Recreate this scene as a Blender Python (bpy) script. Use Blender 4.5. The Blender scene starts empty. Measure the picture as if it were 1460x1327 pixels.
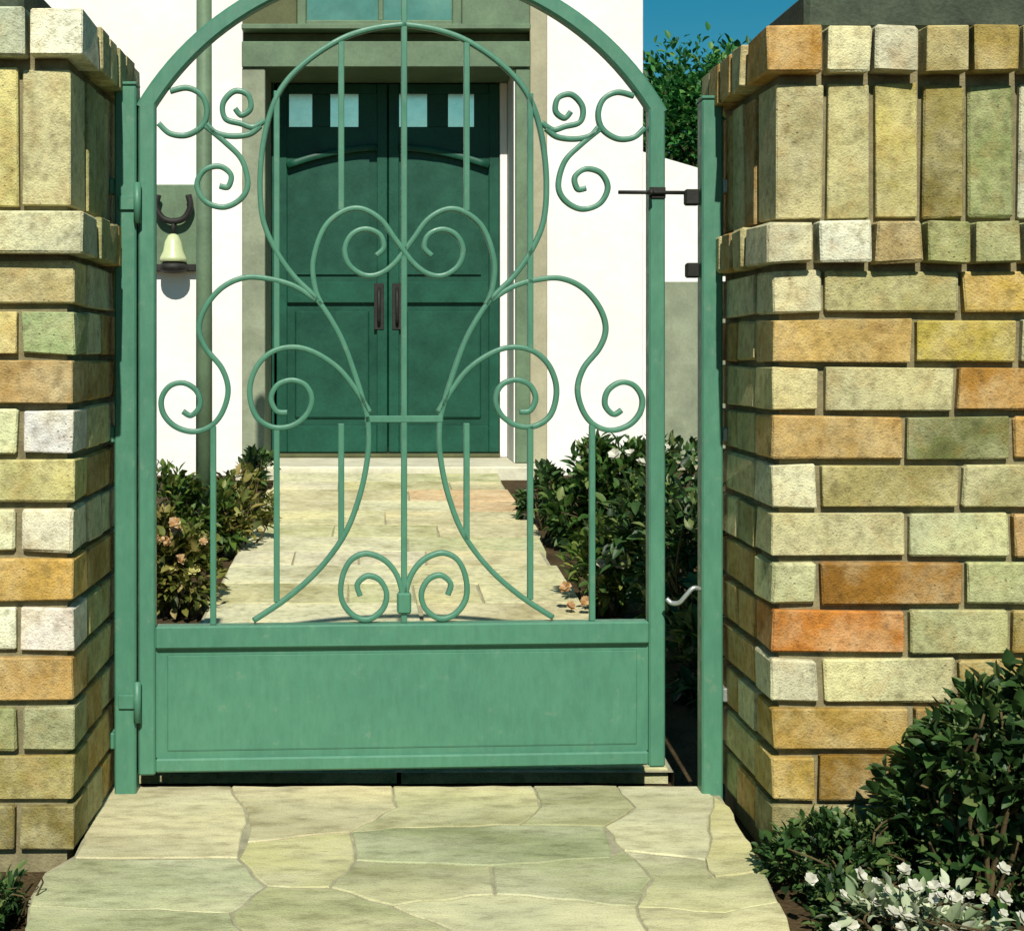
import bpy, math, random
from math import radians as R, sin, cos, pi, sqrt, atan2
from mathutils import Vector

S = bpy.context.scene
COL = S.collection

# ------------------------------------------------------------------ camera, sky, sun, exposure
F = 2050.0                       # focal length in photo pixels (1460 wide), about a 50 mm lens
VX, VY = 545.0, 500.0            # where the lens axis meets the photograph
CAM_Z = 0.7653
cd = bpy.data.cameras.new('camera'); cam = bpy.data.objects.new('camera', cd); COL.objects.link(cam)
cd.sensor_width = 36.0; cd.sensor_fit = 'HORIZONTAL'
cd.lens = F / 1460 * 36
cd.shift_x = (730 - VX) / 1460
cd.shift_y = -(663.5 - VY) / 1460
cd.clip_start = 0.05; cd.clip_end = 1000
cam.location = (0, 0, CAM_Z); cam.rotation_euler = (R(90), 0, 0)
S.camera = cam

SUN_EL, SUN_AZ = 44.0, 0.4       # sun behind the camera, a little to the left
w = bpy.data.worlds.new('World'); S.world = w; w.use_nodes = True
nt = w.node_tree; nt.nodes.clear()
sky = nt.nodes.new('ShaderNodeTexSky'); sky.sky_type = 'NISHITA'; sky.sun_disc = False
sky.sun_elevation = R(SUN_EL); sky.sun_rotation = R(180 + SUN_AZ)
sky.air_density = 1.0; sky.dust_density = 0.2; sky.ozone_density = 3.0
bg = nt.nodes.new('ShaderNodeBackground'); bg.inputs['Strength'].default_value = 0.05
wo = nt.nodes.new('ShaderNodeOutputWorld')
hs = nt.nodes.new('ShaderNodeHueSaturation'); hs.inputs['Saturation'].default_value = 1.5; hs.inputs['Hue'].default_value = .466; hs.inputs['Value'].default_value = 1.06
nt.links.new(sky.outputs[0], hs.inputs['Color']); nt.links.new(hs.outputs[0], bg.inputs[0]); nt.links.new(bg.outputs[0], wo.inputs[0])

ld = bpy.data.lights.new('sun', 'SUN'); ld.energy = 5.0; ld.angle = R(0.53); ld.color = (1.0, 0.95, 0.86)
sun = bpy.data.objects.new('sun', ld); COL.objects.link(sun)
dirv = Vector((sin(R(SUN_AZ)) * cos(R(SUN_EL)), cos(R(SUN_AZ)) * cos(R(SUN_EL)), -sin(R(SUN_EL))))
sun.rotation_euler = dirv.to_track_quat('-Z', 'Y').to_euler()
sun.location = (-2, -6, 8)

vs = S.view_settings
vs.view_transform = 'Standard'; vs.look = 'None'; vs.exposure = 0.22; vs.gamma = 1.0; vs.use_curve_mapping = False

# ------------------------------------------------------------------ helpers
def lin(c):
    c = c / 255.0
    return c / 12.92 if c <= 0.04045 else ((c + 0.055) / 1.055) ** 2.4
def rgb(r, g, b, k=1.0): return (lin(r) * k, lin(g) * k, lin(b) * k, 1.0)

class MB:
    """collects vertices and faces of one mesh"""
    def __init__(self): self.v, self.f, self.sm = [], [], []
    def add(self, vs_, fs_, smooth=False):
        o = len(self.v); self.v += [tuple(p) for p in vs_]
        self.f += [tuple(i + o for i in f) for f in fs_]; self.sm += [smooth] * len(fs_)
    def box(self, x0, x1, y0, y1, z0, z1, b=0.0, j=0.0, rnd=None):
        """box with chamfered edges, optionally a little uneven"""
        if b <= 0:
            self.add([(x, y, z) for x in (x0, x1) for y in (y0, y1) for z in (z0, z1)],
                     [(0, 1, 3, 2), (4, 6, 7, 5), (0, 4, 5, 1), (2, 3, 7, 6), (0, 2, 6, 4), (1, 5, 7, 3)]); return
        X, Y, Z = (x0, x1), (y0, y1), (z0, z1); vs_ = []; ix = {}
        for i in (0, 1):
            for k in (0, 1):
                for l in (0, 1):
                    c = (X[i], Y[k], Z[l]); s = (1 - 2 * i, 1 - 2 * k, 1 - 2 * l)
                    q = [rnd.uniform(-j, j) for _ in range(3)] if j else (0, 0, 0)
                    for a in range(3):          # vertex lying on the face whose normal is axis a
                        p = [c[t] + q[t] + (0 if t == a else s[t] * b * (rnd.uniform(.6, 1.6) if j else 1)) for t in range(3)]
                        ix[(i, k, l, a)] = len(vs_); vs_.append(p)
        fs_ = []
        for i in (0, 1):
            fs_.append([ix[(i, 0, 0, 0)], ix[(i, 1, 0, 0)], ix[(i, 1, 1, 0)], ix[(i, 0, 1, 0)]][::(1 if i else -1)])
            fs_.append([ix[(0, i, 0, 1)], ix[(1, i, 0, 1)], ix[(1, i, 1, 1)], ix[(0, i, 1, 1)]][::(-1 if i else 1)])
            fs_.append([ix[(0, 0, i, 2)], ix[(1, 0, i, 2)], ix[(1, 1, i, 2)], ix[(0, 1, i, 2)]][::(1 if i else -1)])
        for i in (0, 1):
            for k in (0, 1):
                fs_.append([ix[(i, k, 0, 0)], ix[(i, k, 1, 0)], ix[(i, k, 1, 1)], ix[(i, k, 0, 1)]][::(1 if i != k else -1)])
                fs_.append([ix[(i, 0, k, 0)], ix[(i, 1, k, 0)], ix[(i, 1, k, 2)], ix[(i, 0, k, 2)]][::(1 if i == k else -1)])
                fs_.append([ix[(0, i, k, 1)], ix[(1, i, k, 1)], ix[(1, i, k, 2)], ix[(0, i, k, 2)]][::(1 if i != k else -1)])
                for l in (0, 1):
                    fs_.append([ix[(i, k, l, 0)], ix[(i, k, l, 1)], ix[(i, k, l, 2)]][::(1 if (i + k + l) % 2 else -1)])
        self.add(vs_, fs_)
    def prism(self, poly, y0, y1):
        """polygon in x,z extruded along y"""
        n = len(poly)
        self.add([(x, y0, z) for x, z in poly] + [(x, y1, z) for x, z in poly],
                 [tuple(range(n)), tuple(range(2 * n - 1, n - 1, -1))] + [(i, i + n, (i + 1) % n + n, (i + 1) % n) for i in range(n)])
    def tube(self, pts, r0, r1=None, seg=8, rect=None, smooth=True):
        """sweep along pts; rect=(half width across, half depth) gives a rectangular bar"""
        r1 = r0 if r1 is None else r1
        P = [Vector(p) for p in pts]; n = len(P); vs_ = []; fs_ = []
        up = None
        for i in range(n):
            t = (P[min(i + 1, n - 1)] - P[max(i - 1, 0)]).normalized()
            if up is None:
                up = Vector((0, 1, 0)) if abs(t.y) < .9 else Vector((1, 0, 0))
            up = (up - t * up.dot(t)).normalized(); sd = t.cross(up)
            r = r0 + (r1 - r0) * i / max(1, n - 1)
            if rect:
                a, d = rect; c = min(a, d) * .3
                ring = [(a, -d + c), (a, d - c), (a - c, d), (-a + c, d), (-a, d - c), (-a, -d + c), (-a + c, -d), (a - c, -d)]
                vs_ += [P[i] + sd * x + up * y for x, y in ring]
            else:
                vs_ += [P[i] + sd * (r * cos(2 * pi * k / seg)) + up * (r * sin(2 * pi * k / seg)) for k in range(seg)]
        m = 8 if rect else seg
        for i in range(n - 1):
            for k in range(m):
                fs_.append((i * m + k, i * m + (k + 1) % m, (i + 1) * m + (k + 1) % m, (i + 1) * m + k))
        fs_.append(tuple(range(m))[::-1]); fs_.append(tuple(range((n - 1) * m, n * m)))
        self.add(vs_, fs_, smooth)
    def lathe(self, prof, c, seg=20):
        """profile of (radius, z) turned about the vertical through c"""
        vs_ = [(c[0] + r * cos(2 * pi * k / seg), c[1] + r * sin(2 * pi * k / seg), c[2] + z) for r, z in prof for k in range(seg)]
        n = len(prof)
        fs_ = [(i * seg + k, i * seg + (k + 1) % seg, (i + 1) * seg + (k + 1) % seg, (i + 1) * seg + k) for i in range(n - 1) for k in range(seg)]
        fs_.append(tuple(range(seg))[::-1]); fs_.append(tuple(range((n - 1) * seg, n * seg)))
        self.add(vs_, fs_, True)
    def build(self, name, mat, parent=None, org=(0, 0, 0), color=None):
        """link as one object; vertices are given in the parent's frame and org becomes the object's origin there"""
        me = bpy.data.meshes.new(name)
        me.from_pydata([(x - org[0], y - org[1], z - org[2]) for x, y, z in self.v], [], self.f)
        me.polygons.foreach_set('use_smooth', self.sm)
        me.materials.append(mat); me.update()
        o = bpy.data.objects.new(name, me); COL.objects.link(o); o.location = org
        if parent: o.parent = parent
        if color: o.color = color
        return o

def tag(o, label=None, cat=None, group=None, kind=None):
    if label: o['label'] = label
    if cat: o['category'] = cat
    if group: o['group'] = group
    if kind: o['kind'] = kind
    return o
def empty(name, loc, rz=0.0):
    o = bpy.data.objects.new(name, None); COL.objects.link(o); o.location = loc; o.rotation_euler = (0, 0, rz)
    o.empty_display_size = .1
    return o
def spline(pts, n=7):
    """Catmull-Rom through the points"""
    P = [pts[0]] + list(pts) + [pts[-1]]; out = []
    for i in range(1, len(P) - 2):
        p0, p1, p2, p3 = P[i - 1], P[i], P[i + 1], P[i + 2]
        for k in range(n):
            t = k / n
            out.append(tuple(.5 * (2 * b + (c - a) * t + (2 * a - 5 * b + 4 * c - d) * t * t + (3 * b - a - 3 * c + d) * t ** 3)
                             for a, b, c, d in zip(p0, p1, p2, p3)))
    out.append(tuple(pts[-1])); return out
def X(px, d): return (px - VX) * d / F              # metric x of a measured photo column at distance d
def Z(py, d): return CAM_Z - (py - VY) * d / F      # metric height of a measured photo row at distance d

# ------------------------------------------------------------------ materials
def newmat(name):
    m = bpy.data.materials.new(name); m.use_nodes = True
    n = m.node_tree; return m, n, n.nodes['Principled BSDF']
def N(n, typ, **kw):
    x = n.nodes.new(typ)
    for k, v in kw.items():
        if k in x.inputs: x.inputs[k].default_value = v
        else: setattr(x, k, v)
    return x
def noise(n, vec, scale, detail=4, rough=.6):
    x = N(n, 'ShaderNodeTexNoise'); x.inputs['Scale'].default_value = scale
    x.inputs['Detail'].default_value = detail; x.inputs['Roughness'].default_value = rough
    if vec is not None: n.links.new(vec, x.inputs['Vector'])
    return x
def ramp(n, fac, stops):
    x = n.nodes.new('ShaderNodeValToRGB'); e = x.color_ramp.elements
    while len(e) < len(stops): e.new(.5)
    for q, (p, c) in zip(e, stops): q.position = p; q.color = c if len(c) == 4 else (*c, 1)
    n.links.new(fac, x.inputs[0]); return x
def mix(n, fac, a, b, mode='MIX'):
    x = n.nodes.new('ShaderNodeMix'); x.data_type = 'RGBA'; x.blend_type = mode
    for s, v in ((x.inputs[0], fac), (x.inputs[6], a), (x.inputs[7], b)):
        if hasattr(v, 'is_linked') or isinstance(v, bpy.types.NodeSocket): n.links.new(v, s)
        else: s.default_value = v
    return x.outputs[2]
def bump(n, b, height, dist, strength=1.0):
    x = N(n, 'ShaderNodeBump'); x.inputs['Distance'].default_value = dist; x.inputs['Strength'].default_value = strength
    n.links.new(height, x.inputs['Height']); n.links.new(x.outputs[0], b.inputs['Normal'])
def gpos(n, sc=None):
    g = n.nodes.new('ShaderNodeNewGeometry').outputs['Position']
    if sc:
        m = N(n, 'ShaderNodeMapping'); m.inputs['Scale'].default_value = sc
        n.links.new(g, m.inputs['Vector']); return m.outputs[0]
    return g

def mat_stone(name, blotch, dark, light, nscale=14, sc=None, bdist=.003, rough=.92, ochre=None):
    """stone or brick: the object's own colour, mottled, with pale bloom, ochre patches and dark pits"""
    m, n, b = newmat(name); p = gpos(n, sc)
    oi = n.nodes.new('ShaderNodeObjectInfo')
    of = N(n, 'ShaderNodeVectorMath', operation='MULTIPLY'); of.inputs[1].default_value = (31, 17, 23); n.links.new(oi.outputs['Random'], of.inputs[0])
    pa = N(n, 'ShaderNodeVectorMath', operation='ADD'); n.links.new(p, pa.inputs[0]); n.links.new(of.outputs[0], pa.inputs[1]); p = pa.outputs[0]
    n0 = noise(n, p, nscale * .5, 3, .5); nv = N(n, 'ShaderNodeTexVoronoi'); nv.inputs['Scale'].default_value = nscale * 7; n.links.new(p, nv.inputs['Vector'])
    pk = noise(n, p, nscale * 1.1, 3, .5)
    n1 = noise(n, p, nscale, 5, .62); n2 = noise(n, p, nscale * 4.5, 4, .65); n3 = noise(n, gpos(n), 320, 3, .6)
    off = N(n, 'ShaderNodeVectorMath', operation='ADD'); off.inputs[1].default_value = (7.3, 2.1, 5.9); n.links.new(p, off.inputs[0])
    n4 = noise(n, off.outputs[0], nscale * 1.4, 4, .6)
    c = oi.outputs['Color']
    c = mix(n, 1.0, c, ramp(n, n0.outputs[0], [(.30, (.72, .70, .64)), (.5, (1, 1, 1)), (.70, (1.28, 1.22, 1.06))]).outputs[0], 'MULTIPLY')
    c = mix(n, ramp(n, n1.outputs[0], [(.42, (0, 0, 0)), (.72, (blotch,) * 3)]).outputs[0], c, light)
    if ochre: c = mix(n, ramp(n, n4.outputs[0], [(.50, (0, 0, 0)), (.68, (.30,) * 3)]).outputs[0], c, ochre)
    c = mix(n, ramp(n, n4.outputs[0], [(.26, (.6,) * 3), (.42, (0, 0, 0))]).outputs[0], c, dark, 'MIX')
    c = mix(n, .75, c, ramp(n, n2.outputs[0], [(.30, (.52, .50, .46)), (.5, (.95, .95, .95)), (.72, (1.18, 1.18, 1.15))]).outputs[0], 'MULTIPLY')
    c = mix(n, .6, c, ramp(n, n3.outputs[0], [(.30, (.6, .58, .55)), (.45, (1, 1, 1)), (.75, (1.12, 1.12, 1.12))]).outputs[0], 'MULTIPLY')
    pit = mix(n, 1.0, ramp(n, nv.outputs['Distance'], [(.10, (1, 1, 1)), (.22, (0, 0, 0))]).outputs[0], ramp(n, pk.outputs[0], [(.56, (0, 0, 0)), (.66, (.6, .6, .6))]).outputs[0], 'MULTIPLY')
    c = mix(n, pit, c, mix(n, .6, c, dark))
    n.links.new(c, b.inputs['Base Color']); b.inputs['Roughness'].default_value = rough
    b.inputs['Specular IOR Level'].default_value = .25
    ad = N(n, 'ShaderNodeMath', operation='ADD'); n.links.new(n2.outputs[0], ad.inputs[0]); n.links.new(n3.outputs[0], ad.inputs[1])
    sb = N(n, 'ShaderNodeMath', operation='SUBTRACT'); n.links.new(ad.outputs[0], sb.inputs[0]); n.links.new(pit, sb.inputs[1])
    bump(n, b, sb.outputs[0], bdist, .8); return m

def mat_plain(name, col, rough=.8, var=.25, scale=9, spec=.3, bd=.001, metallic=0.0):
    m, n, b = newmat(name); p = gpos(n)
    n1 = noise(n, p, scale, 5, .6); n2 = noise(n, p, scale * 9, 4, .6)
    c = mix(n, 1.0, col, ramp(n, n1.outputs[0], [(.3, (1 - var,) * 3), (.7, (1 + var * .6,) * 3)]).outputs[0], 'MULTIPLY')
    c = mix(n, .5, c, ramp(n, n2.outputs[0], [(.3, (1 - var,) * 3), (.6, (1.03,) * 3)]).outputs[0], 'MULTIPLY')
    n.links.new(c, b.inputs['Base Color']); b.inputs['Specular IOR Level'].default_value = spec
    b.inputs['Metallic'].default_value = metallic
    rr = N(n, 'ShaderNodeMapRange'); rr.inputs[3].default_value = max(0.02, rough - .1); rr.inputs[4].default_value = min(1, rough + .1)
    n.links.new(n1.outputs[0], rr.inputs[0]); n.links.new(rr.outputs[0], b.inputs['Roughness'])
    if bd: bump(n, b, n2.outputs[0], bd, .6)
    return m

def mat_leaf(name, stops, trans=.3, rough=.5):
    m, n, b = newmat(name)
    g = n.nodes.new('ShaderNodeNewGeometry')
    c = ramp(n, g.outputs['Random Per Island'], stops).outputs[0]
    n1 = noise(n, gpos(n), 60, 2)
    c = mix(n, .5, c, ramp(n, n1.outputs[0], [(.3, (.7, .7, .7)), (.7, (1.2, 1.2, 1.2))]).outputs[0], 'MULTIPLY')
    n.links.new(c, b.inputs['Base Color']); b.inputs['Roughness'].default_value = rough; b.inputs['Specular IOR Level'].default_value = .35
    t = n.nodes.new('ShaderNodeBsdfTranslucent'); n.links.new(c, t.inputs[0])
    mx = n.nodes.new('ShaderNodeMixShader'); mx.inputs[0].default_value = trans
    n.links.new(b.outputs[0], mx.inputs[1]); n.links.new(t.outputs[0], mx.inputs[2])
    n.links.new(mx.outputs[0], n.nodes['Material Output'].inputs[0]); return m

M = {}
M['brick'] = mat_stone('brick', .45, (.11, .085, .035, 1), (.56, .53, .33, 1), 15, ochre=(.36, .19, .045, 1))
M['mortar'] = mat_plain('mortar', (.24, .21, .115, 1), .95, .35, 30, .1, .003)
M['flag'] = mat_stone('flagstone', .6, (.34, .33, .20, 1), (.58, .55, .38, 1), 4.0, (1, 2.2, 1), .002, .85)
M['paver'] = mat_stone('paving_stone', .5, (.32, .31, .17, 1), (.60, .57, .40, 1), 8, None, .002, .85)
M['bed'] = mat_plain('joint_sand', (.36, .34, .22, 1), .95, .3, 25, .1, .003)
M['soil'] = mat_plain('soil', (.075, .052, .025, 1), .95, .5, 12, .1, .012)
M['render'] = mat_plain('white_render', (.80, .77, .715, 1), .9, .09, 1.6, .2, .004)
M['sage'] = mat_plain('sage_paint', (.120, .185, .105, 1), .6, .25, 8)
M['stonegrey'] = mat_plain('grey_green_paint', (.24, .27, .18, 1), .65, .25, 8)
M['beige'] = mat_plain('beige_paint', (.36, .34, .22, 1), .65, .2, 8)
M['stepstone'] = mat_plain('step_stone', (.60, .57, .42, 1), .8, .2, 8)
M['olive'] = mat_plain('olive_wood', (.10, .11, .045, 1), .7, .3, 8)
m_, n_, b_ = newmat('gate_paint'); p_ = gpos(n_)
q1 = noise(n_, p_, 5, 5, .65); q2 = noise(n_, gpos(n_, (1, 1, .25)), 90, 4, .7); q3 = noise(n_, p_, 38, 6, .72)
c_ = mix(n_, 1.0, (.066, .205, .127, 1), ramp(n_, q1.outputs[0], [(.3, (.82, .86, .88)), (.7, (1.10, 1.06, 1.04))]).outputs[0], 'MULTIPLY')
c_ = mix(n_, .6, c_, ramp(n_, q2.outputs[0], [(.3, (.80,) * 3), (.6, (1.05,) * 3)]).outputs[0], 'MULTIPLY')
c_ = mix(n_, ramp(n_, q3.outputs[0], [(.60, (0, 0, 0)), (.70, (.30,) * 3)]).outputs[0], c_, (.20, .27, .17, 1))
c_ = mix(n_, ramp(n_, q3.outputs[0], [(.715, (0, 0, 0)), (.725, (.8,) * 3)]).outputs[0], c_, (.09, .055, .03, 1))
n_.links.new(c_, b_.inputs['Base Color']); b_.inputs['Specular IOR Level'].default_value = .45
n_.links.new(ramp(n_, q3.outputs[0], [(.35, (.34,) * 3), (.7, (.62,) * 3)]).outputs[0], b_.inputs['Roughness'])
bump(n_, b_, q2.outputs[0], .0007, .6); M['gate'] = m_
M['door'] = mat_plain('door_paint', (.010, .074, .044, 1), .45, .3, 7, .25, .0008)
M['door_dark'] = mat_plain('door_recess_paint', (.010, .068, .041, 1), .45, .3, 7, .25, .0008)
M['iron'] = mat_plain('black_iron', (.022, .022, .018, 1), .6, .4, 20, .25)
M['steel'] = mat_plain('galvanised_steel', (.42, .45, .42, 1), .4, .2, 20, .5, .0005, .6)
M['glass'] = mat_plain('pane_glass', (.98, .98, .70, 1), .18, .16, 3, .5, .0003, 1.0)
M['transom'] = mat_plain('fanlight_glass', (.80, .80, .46, 1), .16, .25, 1.5, .5, .0004, 1.0)
M['shade'] = mat_plain('opal_shade', (.50, .56, .30, 1), .35, .12, 8, .5)
M['slate'] = mat_plain('dark_cap_stone', (.055, .072, .045, 1), .8, .5, 16, .3, .004)
M['stem'] = mat_plain('stem', (.10, .075, .035, 1), .9, .4, 30, .1, .002)
M['bark'] = mat_plain('bark', (.09, .065, .04, 1), .95, .4, 14, .1, .01)
M['rooftile'] = mat_plain('roof_tile', (.16, .09, .06, 1), .85, .3, 6)
M['leaf_dark'] = mat_leaf('dark_leaf', [(0, (.012, .030, .009)), (.4, (.030, .075, .018)), (.8, (.065, .135, .030)), (1, (.15, .19, .06))], .22)
M['leaf_green'] = mat_leaf('bush_leaf', [(0, (.014, .042, .010)), (.4, (.042, .110, .020)), (.8, (.09, .18, .034)), (1, (.19, .24, .07))], .3)
M['leaf_mid'] = mat_leaf('green_leaf', [(0, (.028, .062, .010)), (.5, (.065, .130, .018)), (.85, (.13, .19, .034)), (1, (.30, .29, .08))], .3)
M['leaf_olive'] = mat_leaf('olive_leaf', [(0, (.045, .055, .010)), (.45, (.11, .14, .020)), (.75, (.20, .19, .04)), (1, (.34, .26, .09))], .3)
M['leaf_tree'] = mat_leaf('tree_leaf', [(0, (.014, .07, .018)), (.4, (.035, .18, .04)), (.85, (.09, .27, .055)), (1, (.20, .34, .09))], .4)
M['leaf_silver'] = mat_leaf('silver_leaf', [(0, (.12, .18, .08)), (.4, (.30, .36, .20)), (1, (.56, .60, .42))], .2, .7)
M['petal_white'] = mat_leaf('white_petal', [(0, (.46, .46, .34)), (.5, (.62, .61, .49)), (1, (.76, .74, .64))], .3, .6)
M['petal_orange'] = mat_leaf('orange_petal', [(0, (.30, .14, .04)), (.5, (.50, .30, .12)), (1, (.62, .45, .26))], .3, .6)
M['petal_yellow'] = mat_leaf('yellow_petal', [(0, (.38, .36, .10)), (1, (.62, .58, .22))], .3, .6)

# ------------------------------------------------------------------ ground, paving, path
D0 = 2.197                                   # distance of the pillar fronts
def gz(y):                                   # the garden rises gently towards the house
    if y < 2.529: return 0.0                 # paving ends in a low step, added to deepen shade under the gate
    if y > 7.0: return .172
    return -.03 + .202 * max(0, y - 2.74) / 4.26
def GP(px, py):                              # measured point of the level forecourt
    d = F * CAM_Z / (py - VY); return (X(px, d), d)

g = MB(); ys = [-60, -5, 0, 1.2, 2.0, 2.5285, 2.5295, 2.74, 3.5, 4.5, 5.5, 7.0, 9, 14, 40, 300]; xs = [-200, -20, -4, -1.5, 0, 1.5, 4, 20, 200]
g.add([(x, y, gz(y) - .035) for y in ys for x in xs],
      [(j * len(xs) + i, j * len(xs) + i + 1, (j + 1) * len(xs) + i + 1, (j + 1) * len(xs) + i) for j in range(len(ys) - 1) for i in range(len(xs) - 1)])
tag(g.build('ground', M['soil']), 'dark garden soil around the path and gate', kind='structure')

def slab(name, poly, z_top, th, mat, parent, color, shrink=.006, cham=.006, zf=None):
    """a flat stone: polygon in x,y with a worn, chamfered upper edge"""
    cx = sum(p[0] for p in poly) / len(poly); cy = sum(p[1] for p in poly) / len(poly)
    def ins(d):
        out = []
        for x, y in poly:
            l = max(1e-6, math.hypot(x - cx, y - cy)); out.append((x - (x - cx) / l * d, y - (y - cy) / l * d))
        return out
    o, i = ins(shrink), ins(shrink + cham); n = len(poly); zf = zf or (lambda x, y: 0)
    m = MB()
    m.add([(x, y, z_top - th + zf(x, y)) for x, y in o] + [(x, y, z_top - cham * .7 + zf(x, y)) for x, y in o] + [(x, y, z_top + zf(x, y)) for x, y in i],
          [(k, (k + 1) % n, n + (k + 1) % n, n + k) for k in range(n)] + [(n + k, n + (k + 1) % n, 2 * n + (k + 1) % n, 2 * n + k) for k in range(n)] + [tuple(range(2 * n, 3 * n))])
    return m.build(name, mat, parent, (cx, cy, z_top + zf(cx, cy)), color)

pv = MB()
edge = [GP(150, 1120.5), GP(104, 1218), GP(62, 1242), GP(38, 1282), GP(34, 1340), GP(20, 1420), GP(1155, 1420), GP(1132, 1340), GP(1112, 1285), GP(1092, 1240), GP(1040, 1150), GP(1022, 1120.5)]
edge = [(x * .995, y) for x, y in edge]
ne = len(edge)
pv.add([(x, y, -.034) for x, y in edge] + [(x, y, -.002) for x, y in edge] , [(k, (k + 1) % ne, ne + (k + 1) % ne, ne + k) for k in range(ne)] + [tuple(range(ne, 2 * ne))])
paving = pv.build('entrance_paving', M['bed'])
tag(paving, 'pale irregular sandstone paving in front of the gate', kind='structure')
# flagstones: outlines measured on the photograph, colours of each stone
flags = [
 ([(150, 1120), (330, 1120), (352, 1160), (340, 1222), (106, 1222)], (206, 198, 158)),
 ([(330, 1120), (560, 1120), (566, 1150), (500, 1186), (352, 1200), (352, 1160)], (210, 200, 160)),
 ([(560, 1120), (760, 1120), (770, 1150), (742, 1176), (560, 1180), (500, 1186), (566, 1150)], (186, 186, 138)),
 ([(760, 1120), (880, 1120), (905, 1150), (862, 1178), (742, 1176), (770, 1150)], (176, 182, 134)),
 ([(880, 1120), (1000, 1120), (1018, 1135), (1006, 1225), (890, 1212), (862, 1178), (905, 1150)], (206, 206, 170)),
 ([(1018, 1135), (1040, 1150), (1092, 1240), (1020, 1250), (1006, 1225)], (190, 188, 126)),
 ([(106, 1222), (340, 1222), (380, 1262), (330, 1300), (40, 1290), (62, 1244)], (176, 188, 146)),
 ([(340, 1222), (352, 1200), (500, 1186), (506, 1226), (470, 1264), (380, 1262)], (188, 188, 124)),
 ([(500, 1186), (560, 1180), (742, 1176), (862, 1178), (872, 1222), (700, 1234), (506, 1226)], (142, 162, 116)),
 ([(506, 1226), (700, 1234), (706, 1274), (560, 1290), (470, 1264)], (164, 170, 122)),
 ([(700, 1234), (872, 1222), (890, 1212), (930, 1252), (908, 1292), (706, 1274)], (160, 172, 124)),
 ([(890, 1212), (1006, 1225), (1020, 1250), (1092, 1240), (1112, 1285), (1036, 1300), (908, 1292), (930, 1252)], (182, 186, 138)),
 ([(40, 1290), (330, 1300), (356, 1345), (330, 1420), (20, 1420), (34, 1340)], (172, 184, 138)),
 ([(330, 1300), (380, 1262), (470, 1264), (560, 1290), (640, 1322), (610, 1420), (330, 1420), (356, 1345)], (158, 166, 116)),
 ([(560, 1290), (706, 1274), (908, 1292), (925, 1340), (900, 1420), (610, 1420), (640, 1322)], (204, 206, 166)),
 ([(908, 1292), (1036, 1300), (1112, 1285), (1132, 1340), (1155, 1420), (900, 1420), (925, 1340)], (204, 202, 156)),
]
rnd = random.Random(5)
def worn(poly):
    out = []
    for a, b in zip(poly, poly[1:] + poly[:1]):
        k = sorted((a, b)); r_ = random.Random(repr(k)); A, B = GP(*k[0]), GP(*k[1]); l = math.hypot(B[0] - A[0], B[1] - A[1])
        n = max(1, int(l / .035)); seg = []
        for i in range(1, n):
            o = r_.uniform(-.0045, .0045); t = (i + r_.uniform(-.2, .2)) / n
            seg.append((A[0] + (B[0] - A[0]) * t - (B[1] - A[1]) / l * o, A[1] + (B[1] - A[1]) * t + (B[0] - A[0]) / l * o))
        out.append(GP(*a)); out += seg if a == k[0] else seg[::-1]
    return out
for poly, c in flags:
    pts = worn(poly); q_ = rgb(*c, .86); t_ = rgb(200, 194, 150, .84); cc = tuple(.62 * a + .38 * b for a, b in zip(q_, t_))
    slab('flagstone', pts, rnd.uniform(-.0012, .0012), .03, M['flag'], paving, cc, .0022, .0024)

pathbase = MB()
px0, px1 = -.50, .555
yy = [2.735, 2.9, 4.0, 5.5, 7.0]  # path stops short; bare dark soil stands in for shade under the gate
pathbase.add([(x, y, gz(y) - .006) for y in yy for x in (px0, px1)] + [(x, y, gz(y) - .06) for y in yy for x in (px0, px1)],
             [(2 * i, 2 * i + 1, 2 * i + 3, 2 * i + 2) for i in range(4)] + [(2 * i, 2 * i + 2, 12 + 2 * i, 10 + 2 * i) for i in range(4)] + [(2 * i + 3, 2 * i + 1, 11 + 2 * i, 13 + 2 * i) for i in range(4)])
path = pathbase.build('garden_path', M['bed'])
tag(path, 'pale stone garden path rising from the gate to the green front door', kind='structure')
rnd = random.Random(11)
pcols = [(208, 204, 156), (198, 198, 146), (214, 212, 172), (192, 188, 138), (204, 196, 152), (190, 192, 142), (216, 210, 176)]
y = 2.742; row = 0
while y < 6.93:
    dy = rnd.uniform(.25, .33)
    if y + dy > 6.80: dy = 6.985 - y
    cuts = [px0, px0 + rnd.uniform(.20, .42), px1 - rnd.uniform(.22, .42), px1] if row % 2 else [px0, px0 + rnd.uniform(.42, .62), px1]
    if row % 2 and rnd.random() < .3: cuts.insert(2, (cuts[1] + cuts[2]) / 2)
    for a, b in zip(cuts[:-1], cuts[1:]):
        j = lambda: rnd.uniform(-.008, .008)
        e0 = rnd.uniform(-.035, .012) if a == px0 else 0; e1 = rnd.uniform(-.012, .035) if b == px1 else 0
        poly = [(a + e0, y + j()), ((a + b) / 2, y + j()), (b + e1, y + j()), (b + e1 + j(), y + dy + j()), (a + e0 + j(), y + dy + j())]
        c = rnd.choice(pcols)
        if b == px1 and 5.6 < y < 6.4: c = (208, 178, 134)
        slab('paving_stone', poly, rnd.uniform(-.002, .002), .03, M['paver'], path, rgb(*c, .88), .0045, .003, lambda x, yv: gz(yv))
    y += dy; row += 1

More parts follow.
